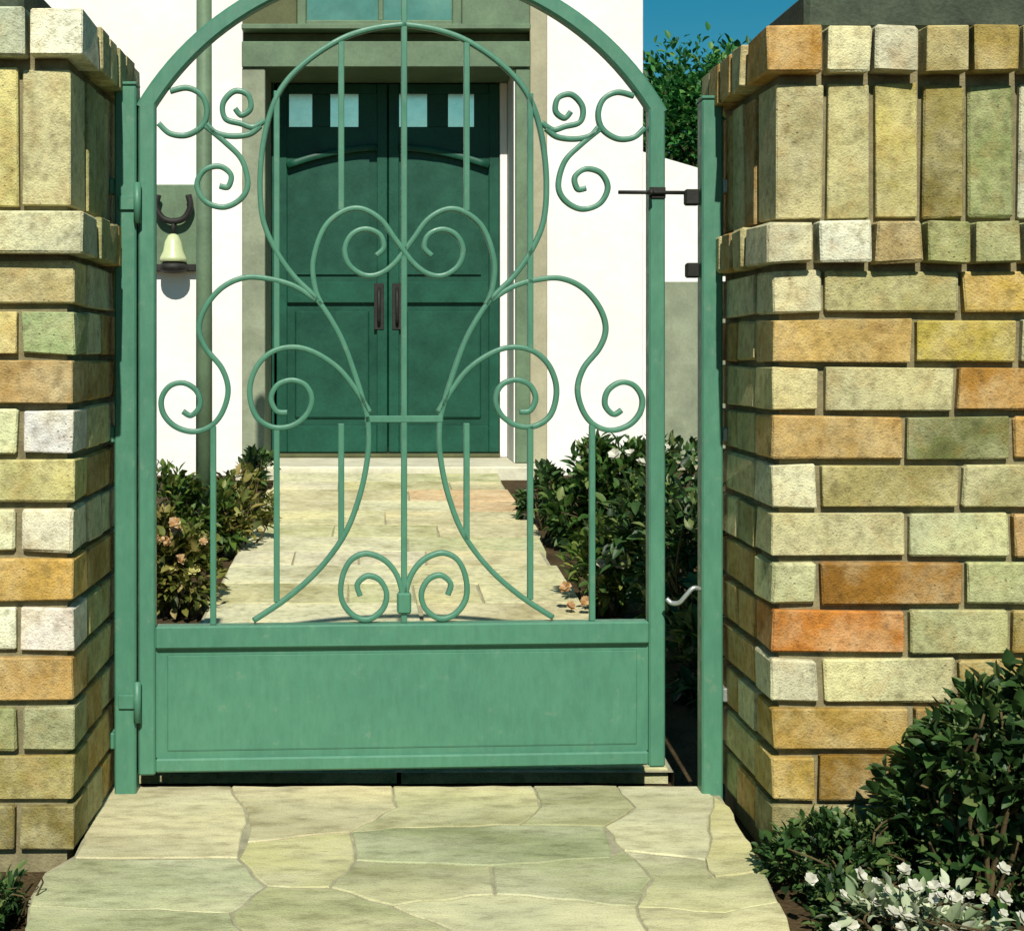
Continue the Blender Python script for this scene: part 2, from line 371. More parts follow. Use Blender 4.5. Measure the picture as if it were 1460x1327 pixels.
# ------------------------------------------------------------------ brick pillars
def pillar(label, x_in, side, courses, cap, soldiers, corbel, width, cap_inset, cap_z, inner_seed, depth=.452):
    """side=+1: pillar stands right of its inner face x_in; -1: left of it"""
    d0, d1 = D0, D0 + depth
    xo = x_in + side * width
    root = empty('brick_pillar', (x_in + side * width / 2, (d0 + d1) / 2, 0))
    tag(root, label, 'pillar')
    ox, oy, oz = root.location
    rnd = random.Random(inner_seed)
    cm = MB(); a, b = sorted((x_in + side * .013, xo - side * .013))
    cm.box(a - ox, b - ox, d0 + .013 - oy, d1 - .013 - oy, -.05, cap_z - .004)
    cm.build('mortar_core', M['mortar'], root)
    def brick(xa, xb, ya, yb, za, zb, c, j=.0022):
        xa, xb = sorted((xa, xb)); m = MB()
        m.box(xa - ox, xb - ox, ya - oy, yb - oy, za, zb, rnd.uniform(.0015, .0036), j, rnd)
        m.build('brick', M['brick'], root, ((xa + xb) / 2 - ox, (ya + yb) / 2 - oy, (za + zb) / 2), c)
    def col(c, k=.90):
        q = rgb(*c, k); t = rnd.uniform(.88, 1.10); return (q[0] * t, q[1] * t, q[2] * t, 1)
    pal = [(190, 180, 125), (200, 190, 140), (185, 150, 85), (165, 165, 110), (210, 205, 165), (175, 140, 80)]
    def ring(z0, z1, front, over, dep, sidelen, flip):
        """front bricks given as (near px, far px, colour); side bricks generated"""
        f0 = d0 - over + rnd.uniform(-.0012, .0012); xi = x_in - side * over
        for k, (pa, pb, c) in enumerate(front):
            xa = X(pa, D0); xb = X(pb, D0)
            brick(xa, xb, f0 + rnd.uniform(-.002, .002), f0 + dep, z0, z1, col(c))
        y = f0 + dep + .010; i = 0; end = d1 + over
        while y < end - .02:
            l = sidelen if not (i == 0 and flip) else sidelen * .5
            ye = min(end, y + l)
            if end - ye < .04: ye = end
            brick(xi, xi + side * .10, y, ye, z0, z1, col(rnd.choice(pal))); y = ye + .010; i += 1
        # outer side and back face, one brick deep
        xq = xo + side * over
        y = f0 + dep + .010
        while y < end - .02:
            ye = min(end, y + sidelen)
            brick(xq - side * .10, xq, y, ye, z0, z1, col(rnd.choice(pal))); y = ye + .010
        a_, b_ = sorted((xi + side * .11, xq - side * .11)); x = a_
        while x < b_ - .02:
            xe = min(b_, x + sidelen); brick(x, xe, end - .10, end, z0, z1, col(rnd.choice(pal))); x = xe + .010
    for k, (yt, yb, front) in enumerate(courses):
        ring(Z(yb, D0), Z(yt, D0), front, 0, .102, .215, k % 2)
    ring(Z(soldiers[1], D0), Z(soldiers[0], D0), soldiers[2], -.001, .10, .0655, 0)
    ring(Z(corbel[1], D0), Z(corbel[0], D0), corbel[2], .021, .122, .066, 0)
    ring(Z(cap[1], D0), Z(cap[0], D0), cap[2], .022, .123, .066, 0)
    # dark weathered cap stone, set back from the brick edge: slab, then a shallow hipped top
    s = MB(); a, b = sorted((x_in + side * cap_inset, xo - side * .04)); z = Z(cap[0], D0) + .003
    s.box(a - ox, b - ox, d0 + .03 - oy, d1 - .03 - oy, z, z + .062, .008)
    xa, xb, ya, yb = a - ox + .01, b - ox - .01, d0 + .04 - oy, d1 - .04 - oy
    s.add([(xa, ya, z + .06), (xb, ya, z + .06), (xb, yb, z + .06), (xa, yb, z + .06), (xa + .11, ya + .11, z + .12), (xb - .11, ya + .11, z + .12), (xb - .11, yb - .11, z + .12), (xa + .11, yb - .11, z + .12)],
          [(0, 1, 5, 4), (1, 2, 6, 5), (2, 3, 7, 6), (3, 0, 4, 7), (4, 5, 6, 7)])
    s.build('cap_stone', M['slate'], root)
    return root

XR = X(1102, D0); XL = X(105, D0)
E = 1520                                       # outer edge of the right pillar lies outside the picture
rc = [
 [(1102, 1170, (205, 200, 160)), (1178, 1366, (186, 180, 120)), (1374, E, (198, 168, 84))],
 [(1103, 1299, (196, 166, 98)), (1307, 1450, (182, 166, 78)), (1457, E, (200, 200, 160))],
 [(1102, 1166, (212, 202, 146)), (1178, 1360, (196, 190, 140)), (1367, E, (188, 140, 64))],
 [(1101, 1287, (182, 152, 92)), (1293, 1441, (118, 124, 74)), (1449, E, (190, 150, 80))],
 [(1101, 1164, (216, 216, 182)), (1172, 1366, (172, 162, 104)), (1374, E, (188, 184, 132))],
 [(1102, 1289, (202, 196, 146)), (1297, 1439, (192, 196, 148)), (1446, E, (196, 150, 80))],
 [(1101, 1164, (194, 196, 146)), (1171, 1370, (152, 108, 40)), (1380, E, (176, 180, 126))],
 [(1102, 1291, (190, 122, 50)), (1300, 1438, (170, 172, 122)), (1446, E, (180, 160, 90))],
 [(1101, 1166, (216, 212, 176)), (1176, 1362, (202, 200, 150)), (1370, E, (166, 150, 82))],
 [(1102, 1296, (182, 150, 74)), (1304, 1446, (170, 140, 80)), (1453, E, (170, 160, 100))],
 [(1101, 1160, (192, 162, 80)), (1169, 1362, (144, 112, 42)), (1370, E, (170, 150, 90))],
 [(1102, 1290, (150, 142, 96)), (1298, 1440, (150, 140, 90)), (1448, E, (160, 150, 100))],
]
right_courses = [(386 + 69.3 * k, 446 + 69.3 * k, c) for k, c in enumerate(rc)]
pillar('broad buff brick pillar rising behind the white flowering plant, right of the latch post', XR, 1, right_courses,
       (40, 105, [(1088, 1166, (198, 150, 70)), (1174, 1235, (205, 202, 162)), (1242, 1302, (216, 212, 178)), (1314, 1374, (182, 170, 116)), (1382, 1444, (166, 146, 80)), (1452, E, (170, 165, 120))]),
       (120, 311, [(1106, 1174, (192, 184, 134)), (1181, 1240, (188, 182, 128)), (1250, 1309, (182, 172, 102)), (1317, 1374, (146, 136, 76)), (1382, 1446, (140, 150, 96)), (1454, E, (190, 190, 160))]),
       (317, 376, [(1087, 1154, (206, 202, 166)), (1162, 1235, (226, 226, 198)), (1243, 1308, (196, 176, 122)), (1316, 1376, (150, 156, 96)), (1384, 1446, (162, 166, 112)), (1454, E, (180, 180, 130))]),
       (E - 1102) * D0 / F, .058, Z(40, D0), 3, .372)
W0 = -330
lc = [
 [(105, -92, (202, 188, 130)), (-100, W0, (180, 170, 120))],
 [(105, 31, (160, 178, 124)), (23, -170, (206, 190, 120)), (-178, W0, (200, 180, 120))],
 [(104, -92, (198, 166, 106)), (-100, W0, (180, 170, 120))],
 [(104, 32, (224, 222, 212)), (24, -170, (230, 234, 180)), (-178, W0, (200, 180, 120))],
 [(105, -94, (186, 180, 114)), (-102, W0, (180, 170, 120))],
 [(104, 30, (234, 228, 196)), (22, -170, (226, 226, 182)), (-178, W0, (200, 180, 120))],
 [(105, -92, (192, 156, 78)), (-100, W0, (180, 170, 120))],
 [(104, 30, (238, 230, 214)), (21, -170, (240, 240, 206)), (-178, W0, (200, 180, 120))],
 [(105, -92, (188, 152, 86)), (-100, W0, (180, 170, 120))],
 [(105, 31, (172, 174, 128)), (23, -170, (150, 158, 104)), (-178, W0, (200, 180, 120))],
 [(105, -94, (162, 150, 86)), (-102, W0, (180, 170, 120))],
 [(105, 28, (146, 134, 78)), (20, -170, (140, 130, 80)), (-178, W0, (160, 150, 100))],
]
left_courses = [(373 + 70.6 * k, 434 + 70.6 * k, c) for k, c in enumerate(lc)]
pillar('buff brick pillar beside the hinge post, only a narrow strip of its front showing', XL, -1, left_courses,
       (15, 82, [(122, 48, (232, 232, 204)), (40, -22, (192, 202, 172)), (-30, -92, (190, 180, 140)), (-100, -162, (200, 190, 150)), (-170, -232, (200, 190, 150)), (-240, W0, (200, 190, 150))]),
       (97, 293, [(100, 31, (198, 192, 142)), (25, -36, (226, 216, 142)), (-44, -104, (190, 180, 130)), (-112, -172, (190, 180, 130)), (-180, -240, (190, 180, 130)), (-248, W0, (190, 180, 130))]),
       (301, 363, [(121, -92, (206, 206, 168)), (-100, W0, (200, 190, 150))]),
       (105 - W0) * D0 / F, .085, Z(15, D0), 8)

# ------------------------------------------------------------------ house
DF = 7.2
house = empty('house', (0, DF, .172)); HX, HY, HZ = house.location
tag(house, 'white rendered house with a sage green door surround at the end of the path', 'house')
def hb(name, boxes, mat, parent=None, bevel=.004):
    m = MB()
    for q in boxes: m.box(q[0], q[1], q[2] - HY, q[3] - HY, q[4] - HZ, q[5] - HZ, bevel)
    return m.build(name, mat, parent or house)
xl0, xl1 = X(345, DF), X(378, DF)              # left pilaster
xr0, xr1, xr2 = X(735, DF), X(756, DF), X(781, DF)
xe = X(917, DF + .05); zt = 3.5; zl = Z(97, DF); zf = Z(660, DF)
hb('wall', [(-6, xl0, DF + .05, DF + .47, .0, zt), (xr2, xe, DF + .05, DF + .47, .0, zt), (xl0, xr2, DF + .1, DF + .47, 3.0, zt),
            (-6, -5.7, DF + .47, DF + 6, 0, zt), (xe - .3, xe, DF + .47, DF + 6, 0, zt), (-5.7, xe - .3, DF + 5.7, DF + 6, 0, zt)], M['render'])
hb('pilaster', [(xl0, xl1, DF, DF + .46, zf, zl)], M['stonegrey'])
hb('pilaster', [(xr0 + .001, xr1, DF, DF + .46, zf, zl)], M['sage'])
hb('trim', [(xr1 + .001, xr2, DF + .02, DF + .45, zf, 3.0)], M['beige'])
hb('reveal', [(xr0 - .006, xr0 + .0005, DF + .03, DF + .41, zf, zl - .002)], M['render'], bevel=.001)
hb('lintel', [(xl0, xr1, DF - .015, DF + .46, zl + .001, Z(60, DF))], M['sage'])
hb('frieze', [(xl0, xr1, DF + .06, DF + .45, Z(60, DF) + .001, Z(44, DF))], M['olive'])
hb('sill', [(xl0, xr1, DF - .03, DF + .45, Z(44, DF) + .001, Z(36, DF))], M['sage'])
# window above the door: boards either side, a frame with a mullion and two panes
z1 = Z(36, DF) + .001
hb('board', [(xl0, -.43, DF + .02, DF + .45, z1, 3.0)], M['olive'])
hb('board', [(.40, xr1, DF + .02, DF + .45, z1, 3.0)], M['sage'])
wf = hb('window', [(-.43, -.385, DF + .05, DF + .14, z1, 3.0), (.355, .40, DF + .05, DF + .14, z1, 3.0), (-.385, .355, DF + .05, DF + .14, z1, z1 + .035), (-.385, .355, DF + .05, DF + .14, 2.96, 3.0)], M['sage'])
hb('pane', [(-.385, -.02, DF + .10, DF + .11, z1 + .035, 2.96)], M['transom'], wf, .001)
hb('mullion', [(-.02, .005, DF + .06, DF + .13, z1 + .035, 2.96)], M['sage'], wf)
hb('pane', [(.005, .355, DF + .10, DF + .11, z1 + .035, 2.96)], M['transom'], wf, .001)
# doorstep
hb('doorstep', [(xl0 - .02, xr2 + .02, 6.99, DF + .47, .05, zf - .002)], M['stepstone'], bevel=.008)
# roof
m = MB(); m.add([(-6.2 - HX, DF - .1 - HY, zt - HZ), (xe + .2, DF - .1 - HY, zt - HZ), (xe + .2, DF + 6.2 - HY, zt - HZ), (-6.2, DF + 6.2 - HY, zt - HZ),
                 (-6.2, DF - .1 - HY, zt + .1 - HZ), (xe + .2, DF - .1 - HY, zt + .1 - HZ), (xe + .2, DF + 6.2 - HY, zt + .1 - HZ), (-6.2, DF + 6.2 - HY, zt + .1 - HZ), (-3.5, DF + 3 - HY, zt + 1.7 - HZ), (-1.2, DF + 3 - HY, zt + 1.7 - HZ)],
                [(3, 2, 1, 0), (0, 1, 5, 4), (1, 2, 6, 5), (2, 3, 7, 6), (3, 0, 4, 7), (4, 5, 9, 8), (5, 6, 9), (6, 7, 8, 9), (7, 4, 8)])
m.build('roof', M['rooftile'], house)

# the two door leaves, recessed behind the surround
DD = DF + .40
xd0, xd1 = xl1 + .002, xr0 - .008
fr = .038; fl_ = .014                                       # frame widths: right one white, left one coloured dark for the reveal's shade
hb('door_frame', [(xd0, xd0 + fl_, DD - .006, DD + .06, zf, zl - .002)], M['door_dark'], bevel=.003)  # dark green here stands in for shade from the left reveal
hb('door_frame', [(xd1 - fr, xd1, DD - .015, DD + .06, zf, zl - .002)], M['render'], bevel=.003)
hb('threshold', [(xd0 + fl_, xd1 - fr, DD - .03, DD + .06, zf, zf + .02)], M['olive'], bevel=.003)
xa, xb = xd0 + fl_ + .012, xd1 - fr - .002; xm = (xa + xb) / 2
zb, ztop = zf + .024, zl - .004
def zp(py): return Z(py, DD)
def arch_z(x, zc, drop): return zc - drop * ((x - xm) / ((xb - xa) / 2)) ** 2
for s, (a, b) in enumerate(((xa, xm - .003), (xm + .003, xb))):
    t = .056
    zA, zB, zC = zp(210), zp(402), zp(432)      # arched rail, mid rail top and bottom
    d = MB()
    bx = lambda x0, x1, z0, z1, y0=DD, y1=DD + .045, bv=.004: d.box(x0, x1, y0 - HY, y1 - HY, z0 - HZ, z1 - HZ, bv)
    wx = [(X(412, DD), X(445, DD)), (X(471, DD), X(511, DD))] if s == 0 else [(X(569, DD), X(609, DD)), (X(639, DD), X(676, DD))]
    wz0, wz1 = zp(181), zp(134)
    bx(a, a + t, zb, ztop); bx(b - t, b, zb, ztop)                         # stiles
    bx(a + t, b - t, zb, zb + .14); bx(a + t, b - t, zC, zB)               # bottom and mid rails
    # glazed head: solid wood round the two little windows
    bx(a + t, b - t, wz1, ztop, DD + .004)
    gl = max(wx[0][1], a + t); gr = min(wx[1][0], b - t)
    bx(gl, gr, wz0, wz1, DD + .004)
    for (u0, u1) in ((a + t, wx[0][0]), (wx[1][1], b - t)):
        if u1 - u0 > .004: bx(u0, u1, wz0, wz1, DD + .004, DD + .04, .001)
    n = 10; top = [a + t + (b - a - 2 * t) * k / n for k in range(n + 1)]
    d.prism([(x, arch_z(x, zA + .012, .12) - HZ) for x in top] + [(top[-1], wz0 - HZ), (top[0], wz0 - HZ)], DD + .004 - HY, DD + .04 - HY)
    leaf = d.build('door', M['door'], house)
    # raised arched moulding over the upper panel
    mo = MB(); mo.tube([(x, DD - .004 - HY, arch_z(x, zA, .12) - HZ) for x in top], .016, rect=(.017, .014)); mo.build('moulding', M['door'], leaf)
    # upper arched panel and lower panel: recessed field with a raised centre
    pz = [(x, arch_z(x, zA - .012, .12) - HZ) for x in top]
    p = MB(); p.prism([(top[0], zB - HZ), (top[-1], zB - HZ)] + pz[::-1], DD + .022 - HY, DD + .038 - HY)
    p.prism([(top[0] + .04, zB + .04 - HZ), (top[-1] - .04, zB + .04 - HZ)] + [(max(top[0] + .04, min(top[-1] - .04, x)), z - .045) for x, z in pz][::-1], DD + .010 - HY, DD + .0225 - HY)
    p.build('door_panel', M['door_dark'], leaf)
    p = MB(); p.box(a + t, b - t, DD + .022 - HY, DD + .038 - HY, zb + .14 - HZ, zC - HZ, 0)
    p.box(a + t + .04, b - t - .04, DD + .008 - HY, DD + .0225 - HY, zb + .18 - HZ, zC - .04 - HZ, .008)
    p.build('door_panel', M['door_dark'], leaf)
    for (u0, u1) in wx:
        p = MB(); p.box(max(u0, a + t), min(u1, b - t), DD + .012 - HY, DD + .02 - HY, wz0 - HZ, wz1 - HZ, 0); p.build('pane', M['glass'], leaf)
    # long pull handle on a dark backplate
    hx = b - .045 if s == 0 else a + .045
    h = MB(); h.box(hx - .026, hx + .026, DD - .006 - HY, DD - .0005 - HY, zp(470) - HZ, zp(404) - HZ, .002)
    h.tube([(hx, DD - .005 - HY, zp(462) - HZ), (hx, DD - .04 - HY, zp(456) - HZ), (hx, DD - .045 - HY, zp(437) - HZ), (hx, DD - .04 - HY, zp(418) - HZ), (hx, DD - .005 - HY, zp(412) - HZ)], .009)
    h.build('handle', M['iron'], leaf)

# lantern on the house wall, left of the door
DL = DF + .05
lx0, lx1 = X(214, DL), X(286, DL); lz0, lz1 = Z(396, DL), Z(264, DL); lc_ = X(250, DL)
lan = empty('wall_lantern', (lc_, DL, lz0))
tag(lan, 'wall lantern with black looped bracket and pale bell shade on a green plate', 'lantern')
m = MB(); m.box(lx0 - lc_, lx1 - lc_, -.028, -.001, .03, lz1 - lz0, .006); m.build('back_plate', M['sage'], lan)
q = spline([(-.075, .40), (-.085, .34), (-.055, .285), (0, .268), (.055, .285), (.085, .34), (.075, .40)], 6)
m = MB(); m.tube([(x, -.07, z + .01) for x, z in q], .016); m.tube([(0, -.06, .285), (0, -.03, .285)], .012); m.tube([(0, -.07, .285), (0, -.073, .212)], .010)
m.build('bracket', M['iron'], lan)
m = MB(); m.lathe([(.012, .215), (.026, .207), (.042, .175), (.05, .13), (.066, .095), (.070, .075)], (0, -.075, 0)); m.build('shade', M['shade'], lan)
m = MB(); m.lathe([(.05, .022), (.074, .034), (.074, .058), (.05, .072)], (0, -.077, 0)); m.box(-.10, .11, -.045, -.0285, .03, .066, .004); m.build('base', M['iron'], lan)

# low side wall joined to the house on the right, with a grey lower half
DS = 7.6
sw = empty('side_wall', (1.9, DS, .172)); sx, sy, sz = sw.location
tag(sw, 'low white side wall with sloping top and grey lower half beyond the latch post', 'wall')
m = MB(); zs = Z(228, DS); m.prism([(xe + .003 - sx, -.1), (3.4 - sx, -.1), (3.4 - sx, zs - .55 - sz), (xe + .003 - sx, zs + .06 - sz)], 0, .2); m.build('wall', M['render'], sw)
m = MB(); m.box(X(940, DS) - sx, 3.4 - sx, -.03, -.002, Z(648, DS) - sz, Z(402, DS) - sz, .004); m.build('dado', M['stonegrey'], sw)
m = MB(); m.box(X(918, DS) - sx, 3.4 - sx, -.07, -.002, -.1, Z(650, DS) - sz, .006); m.build('plinth', M['beige'], sw)

# ------------------------------------------------------------------ slim post beside the path
dp = 5.0
gp = empty('garden_post', (X(291, dp), dp, gz(dp) - .035))
tag(gp, 'slim grey-green post with black foot standing in the flower bed left of the path', 'post')
m = MB(); m.lathe([(.029, .13), (.028, 1.0), (.026, 2.55)], (0, 0, 0), 16); m.build('shaft', M['sage'], gp)
m = MB(); m.lathe([(.040, -.02), (.040, .02), (.034, .03), (.034, .165), (.031, .17)], (0, 0, 0), 16); m.build('foot', mat_plain('black_gloss', (.012, .014, .022, 1), .15, .1, 8, .6, 0), gp)
m = MB(); m.lathe([(.027, 2.55), (.040, 2.56), (.040, 2.575), (.03, 2.60), (.012, 2.62), (.002, 2.625)], (0, 0, 0), 16); m.build('cap', M['sage'], gp)

# ------------------------------------------------------------------ gate posts
DP = 2.483
def post(xa, xb, ztop, label, extra):
    xc = (xa + xb) / 2
    o = empty('gate_post', (xc, DP + .019, 0)); tag(o, label, 'gate post')
    h = (xb - xa) / 2
    m = MB(); m.box(-h, h, -.019, .019, -.04, ztop, .003); m.build('shaft', M['gate'], o)
    m = MB(); m.box(-h - .001, h + .001, -.020, .020, ztop + .0005, ztop + .007, .002); m.build('cap', M['gate'], o)
    extra(o, h); return o
def hinge_extra(o, h):
    for z in (.09, .62, 1.05):
        m = MB(); m.box(-h - .0095, -h - .0005, -.016, .016, z - .014, z + .014, .002); m.build('wall_bracket', M['gate'], o)
    for z in (.16, 1.02):
        m = MB(); m.tube([(h + .003, -.024, z - .035), (h + .003, -.024, z + .035)], .0065, seg=10); m.box(h - .03, h, -.024, -.0195, z - .012, z + .012, .001)
        m.build('hinge', M['gate'], o)
def latch_extra(o, h):
    for z in (.17, .62, 1.05):
        m = MB(); m.box(h + .0005, h + .0095, -.018, .016, z - .012, z + .012, .002); m.build('wall_bracket', M['steel'], o)
    m = MB(); m.box(-h - .026, -h - .0005, -.006, .012, 1.018, 1.046, .003); m.build('catch', M['iron'], o)
    m = MB(); m.box(-h - .024, -h - .0005, -.006, .012, .892, .918, .003); m.build('catch', M['iron'], o)
    q = spline([(-h - .001, -.01, .352), (-h - .014, -.014, .355), (-h - .026, -.012, .342), (-h - .036, -.004, .328), (-h - .048, .004, .326), (-h - .056, .008, .333)], 4)
    m = MB(); m.tube(q, .0042); m.build('hook', M['steel'], o)
post(X(163, DP), X(194, DP), Z(122, DP), 'green square steel post that carries the gate hinges', hinge_extra)
post(X(1001, DP), X(1031, DP), Z(142, DP), 'green square steel post with dark latch catches and a steel hook', latch_extra)

# ------------------------------------------------------------------ the gate
GW = .9235; DG = 2.515; GC = GW / 2
gate = empty('garden_gate', (X(196, DP), DP + .019, 0), R(3.2))
tag(gate, 'green wrought iron garden gate with scrollwork, arched top and solid lower panel, slightly ajar', 'gate')
def gu(px): return GC + (px - 577) * DG / F
def gzz(py): return CAM_Z - (py - VY) * DG / F
def gpart(name, m, mat='gate'): return m.build(name, M[mat], gate)
GB = gzz(1096); hw = .0145
RA = 428 * DG / F; zc = gzz(375); zst = zc + sqrt(RA ** 2 - (GC - hw) ** 2)
for x0 in (0, GW - 2 * hw):
    m = MB(); m.box(x0, x0 + 2 * hw, -.014, .014, GB - .004, zst + .004, .003); gpart('stile', m)
a0 = math.asin((GC - hw) / RA) * 1.022
m = MB(); m.tube([(GC + RA * sin(-a0 + 2 * a0 * k / 48), 0, zc + RA * cos(-a0 + 2 * a0 * k / 48)) for k in range(49)], .015, rect=(.0148, .0138), smooth=False); gpart('arch', m)
m = MB(); m.box(2 * hw, GW - 2 * hw, -.0165, .0135, gzz(921), gzz(889), .003); gpart('rail', m)
m = MB(); m.box(2 * hw, GW - 2 * hw, -.0135, .0135, GB, GB + .024, .003); gpart('rail', m)
m = MB(); m.box(2 * hw, GW - 2 * hw, -.0045, -.0015, GB + .024, gzz(921), 0); m.box(2 * hw + .02, GW - 2 * hw - .02, -.0065, -.0045, GB + .036, gzz(921) - .013, .0015); gpart('panel', m)
# vertical bars, stopping where they meet the curves
def bar(px, y0, y1):
    m = MB(); m.box(gu(px) - .0052, gu(px) + .0052, -.0052, .0052, gzz(y1), gzz(y0), .0012); gpart('bar', m)
def tops(px): return 375 - sqrt(428 ** 2 - (px - 577) ** 2)
bar(577, tops(577) + 8, 889)
for sgn in (-1, 1):
    bar(577 + sgn * 90, 58, 300); bar(577 + sgn * 90, 604, 772)
    bar(577 + sgn * 182, 130, 497); bar(577 + sgn * 182, 607, 858)
    bar(577 + sgn * 272, 607, 889)
BR = .0056
def scroll(pts, name='scroll', r=BR, n=8):
    """one curved bar on each half of the gate, points in photo pixels of the left half"""
    P = spline([(p[0] - 577, p[1]) for p in pts], n)
    for sgn, dy in ((1, 0.0), (-1, .0008)):
        m = MB(); m.tube([(GC + sgn * x * DG / F, dy, gzz(y)) for x, y in P], r, rect=(.0046, .0060)); gpart(name, m)
# tall lyre-shaped loop and the flare below it
scroll([(577, 33), (530, 40), (485, 56), (437, 88), (402, 126), (382, 175), (372, 240), (374, 305), (390, 350), (418, 392), (455, 430), (486, 480), (507, 535), (522, 585), (526, 610), (525, 650), (514, 705), (492, 762), (455, 812), (410, 852), (362, 884)], 'loop')
m = MB(); m.box(gu(521), gu(633), -.006, .006, gzz(603), gzz(593), .0015); gpart('collar', m)
# heart scrolls crossing at the middle
scroll([(459, 434), (450, 412), (447, 372), (462, 326), (488, 302), (515, 297), (543, 312), (564, 340), (590, 374), (612, 390), (634, 392), (655, 378), (662, 355), (652, 334), (632, 326), (612, 334), (606, 352), (617, 364)], 'heart_scroll')
# scrolls either side of the waist
scroll([(528, 588), (508, 556), (484, 526), (452, 504), (422, 495), (392, 500), (370, 518), (358, 545), (358, 572), (368, 596), (390, 609), (416, 607), (437, 592), (445, 570), (437, 550), (417, 542), (396, 549), (387, 568), (395, 586), (410, 588)], 'side_scroll')
# long S curves running out to the stiles
scroll([(452, 428), (420, 408), (385, 398), (350, 396), (318, 410), (294, 438), (285, 468), (294, 496), (317, 525), (326, 555), (319, 585), (303, 606), (278, 615), (252, 608), (235, 590), (232, 568), (244, 550), (264, 546), (282, 558), (286, 578), (274, 592), (262, 586)], 'long_scroll')
# scrolls in the upper corners
scroll([(244, 132), (268, 127), (288, 137), (296, 158), (290, 180), (268, 194), (244, 192), (228, 178)], 'corner_scroll')
scroll([(372, 180), (356, 192), (330, 195), (308, 190), (296, 178)], 'corner_scroll')
scroll([(378, 172), (362, 182), (344, 177), (322, 170), (319, 148), (335, 131), (354, 136), (358, 155), (345, 165), (336, 156)], 'corner_scroll')
scroll([(294, 181), (322, 204), (345, 228), (354, 262), (344, 284), (320, 296), (294, 288), (282, 265), (292, 244), (314, 238), (330, 250), (326, 267), (314, 266)], 'corner_scroll')
# scrolls at the foot of the middle bar
scroll([(577, 878), (575, 850), (566, 820), (548, 799), (522, 790), (500, 800), (488, 826), (488, 856), (504, 878), (526, 884), (546, 870), (552, 848), (542, 828), (524, 822), (510, 834), (514, 850)], 'foot_scroll')
m = MB(); m.box(gu(567), gu(587), -.010, .010, gzz(876), gzz(846), .003); gpart('boss', m)
# latch bar sliding through the right-hand stile
m = MB(); lz = gzz(273); m.tube([(GW - .085, -.019, lz), (GW + .034, -.019, lz)], .0034, seg=10); m.tube([(GW - .03, -.02, lz), (GW - .03, -.038, lz - .002)], .005)
m.box(GW - 2 * hw, GW, -.017, -.0145, lz - .010, lz + .010, .001); m.build('latch', M['iron'], gate)

# ------------------------------------------------------------------ plants
def leaf_shape(m, p, d, up, L, Wd, fold=.25, tipdrop=.15):
    d = d.normalized(); sd = d.cross(up)
    if sd.length < 1e-4: sd = Vector((1, 0, 0))
    sd.normalize(); nn = sd.cross(d)
    pts = []; mids = []
    for t, wd in ((.0, .06), (.22, .78), (.5, 1.0), (.78, .62)):
        c = p + d * L * t - nn * L * tipdrop * t * t * 1.3
        mids.append(c); pts.append((c + sd * Wd * .5 * wd + nn * Wd * fold * wd, c - sd * Wd * .5 * wd + nn * Wd * fold * wd))
    tip = p + d * L - nn * L * tipdrop * 1.3
    m.add([v for q in zip(mids, pts) for v in (q[0], q[1][0], q[1][1])] + [tip],
          [f for i in range(3) for f in ((3 * i, 3 * i + 3, 3 * i + 4, 3 * i + 1), (3 * i, 3 * i + 2, 3 * i + 5, 3 * i + 3))] + [(9, 12, 10), (9, 11, 12)], True)
def foliage(m, rnd, c, rad, n, L, asp=.45, clumps=14, spread=.20, upb=.35, shell=.55):
    """n leaves in uneven clumps through an ellipsoid's volume"""
    C = []
    for _ in range(clumps):
        while True:
            v = Vector((rnd.uniform(-1, 1), rnd.uniform(-1, 1), rnd.uniform(-1, 1)))
            if shell * rnd.random() < v.length < 1: break
        C.append((v, rnd.uniform(.6, 1.3)))
    for _ in range(n):
        v, k = rnd.choice(C)
        q = v * .92 + Vector((rnd.gauss(0, spread), rnd.gauss(0, spread), rnd.gauss(0, spread))) * k
        if q.length > 1.08: q = q.normalized() * rnd.uniform(.9, 1.1)
        p = Vector((c[0] + q.x * rad[0], c[1] + q.y * rad[1], c[2] + q.z * rad[2]))
        out = (q - v * .3) + Vector((0, 0, upb)) + Vector((rnd.gauss(0, .5), rnd.gauss(0, .5), rnd.gauss(0, .45)))
        s = rnd.choice((rnd.uniform(.4, .8), rnd.uniform(.7, 1.2), rnd.uniform(.9, 1.5)))
        leaf_shape(m, p, out, Vector((rnd.gauss(0, .4), rnd.gauss(0, .4), 1)), L * s, L * s * asp * rnd.uniform(.75, 1.25))
    return [Vector((c[0] + v.x * rad[0], c[1] + v.y * rad[1], c[2] + v.z * rad[2])) for v, k in C]
def stems(m, rnd, base, c, rad, n, r=.005):
    for _ in range(n):
        b = Vector(base) + Vector((rnd.gauss(0, .02), rnd.gauss(0, .02), 0))
        e = Vector((c[0] + rad[0] * rnd.uniform(-.8, .8), c[1] + rad[1] * rnd.uniform(-.8, .8), c[2] + rad[2] * rnd.uniform(-.1, .8)))
        mid = (b + e) / 2 + Vector((rnd.gauss(0, .03), rnd.gauss(0, .03), .03))
        m.tube(spline([tuple(b), tuple(mid), tuple(e)], 4), r, r * .35, 5)
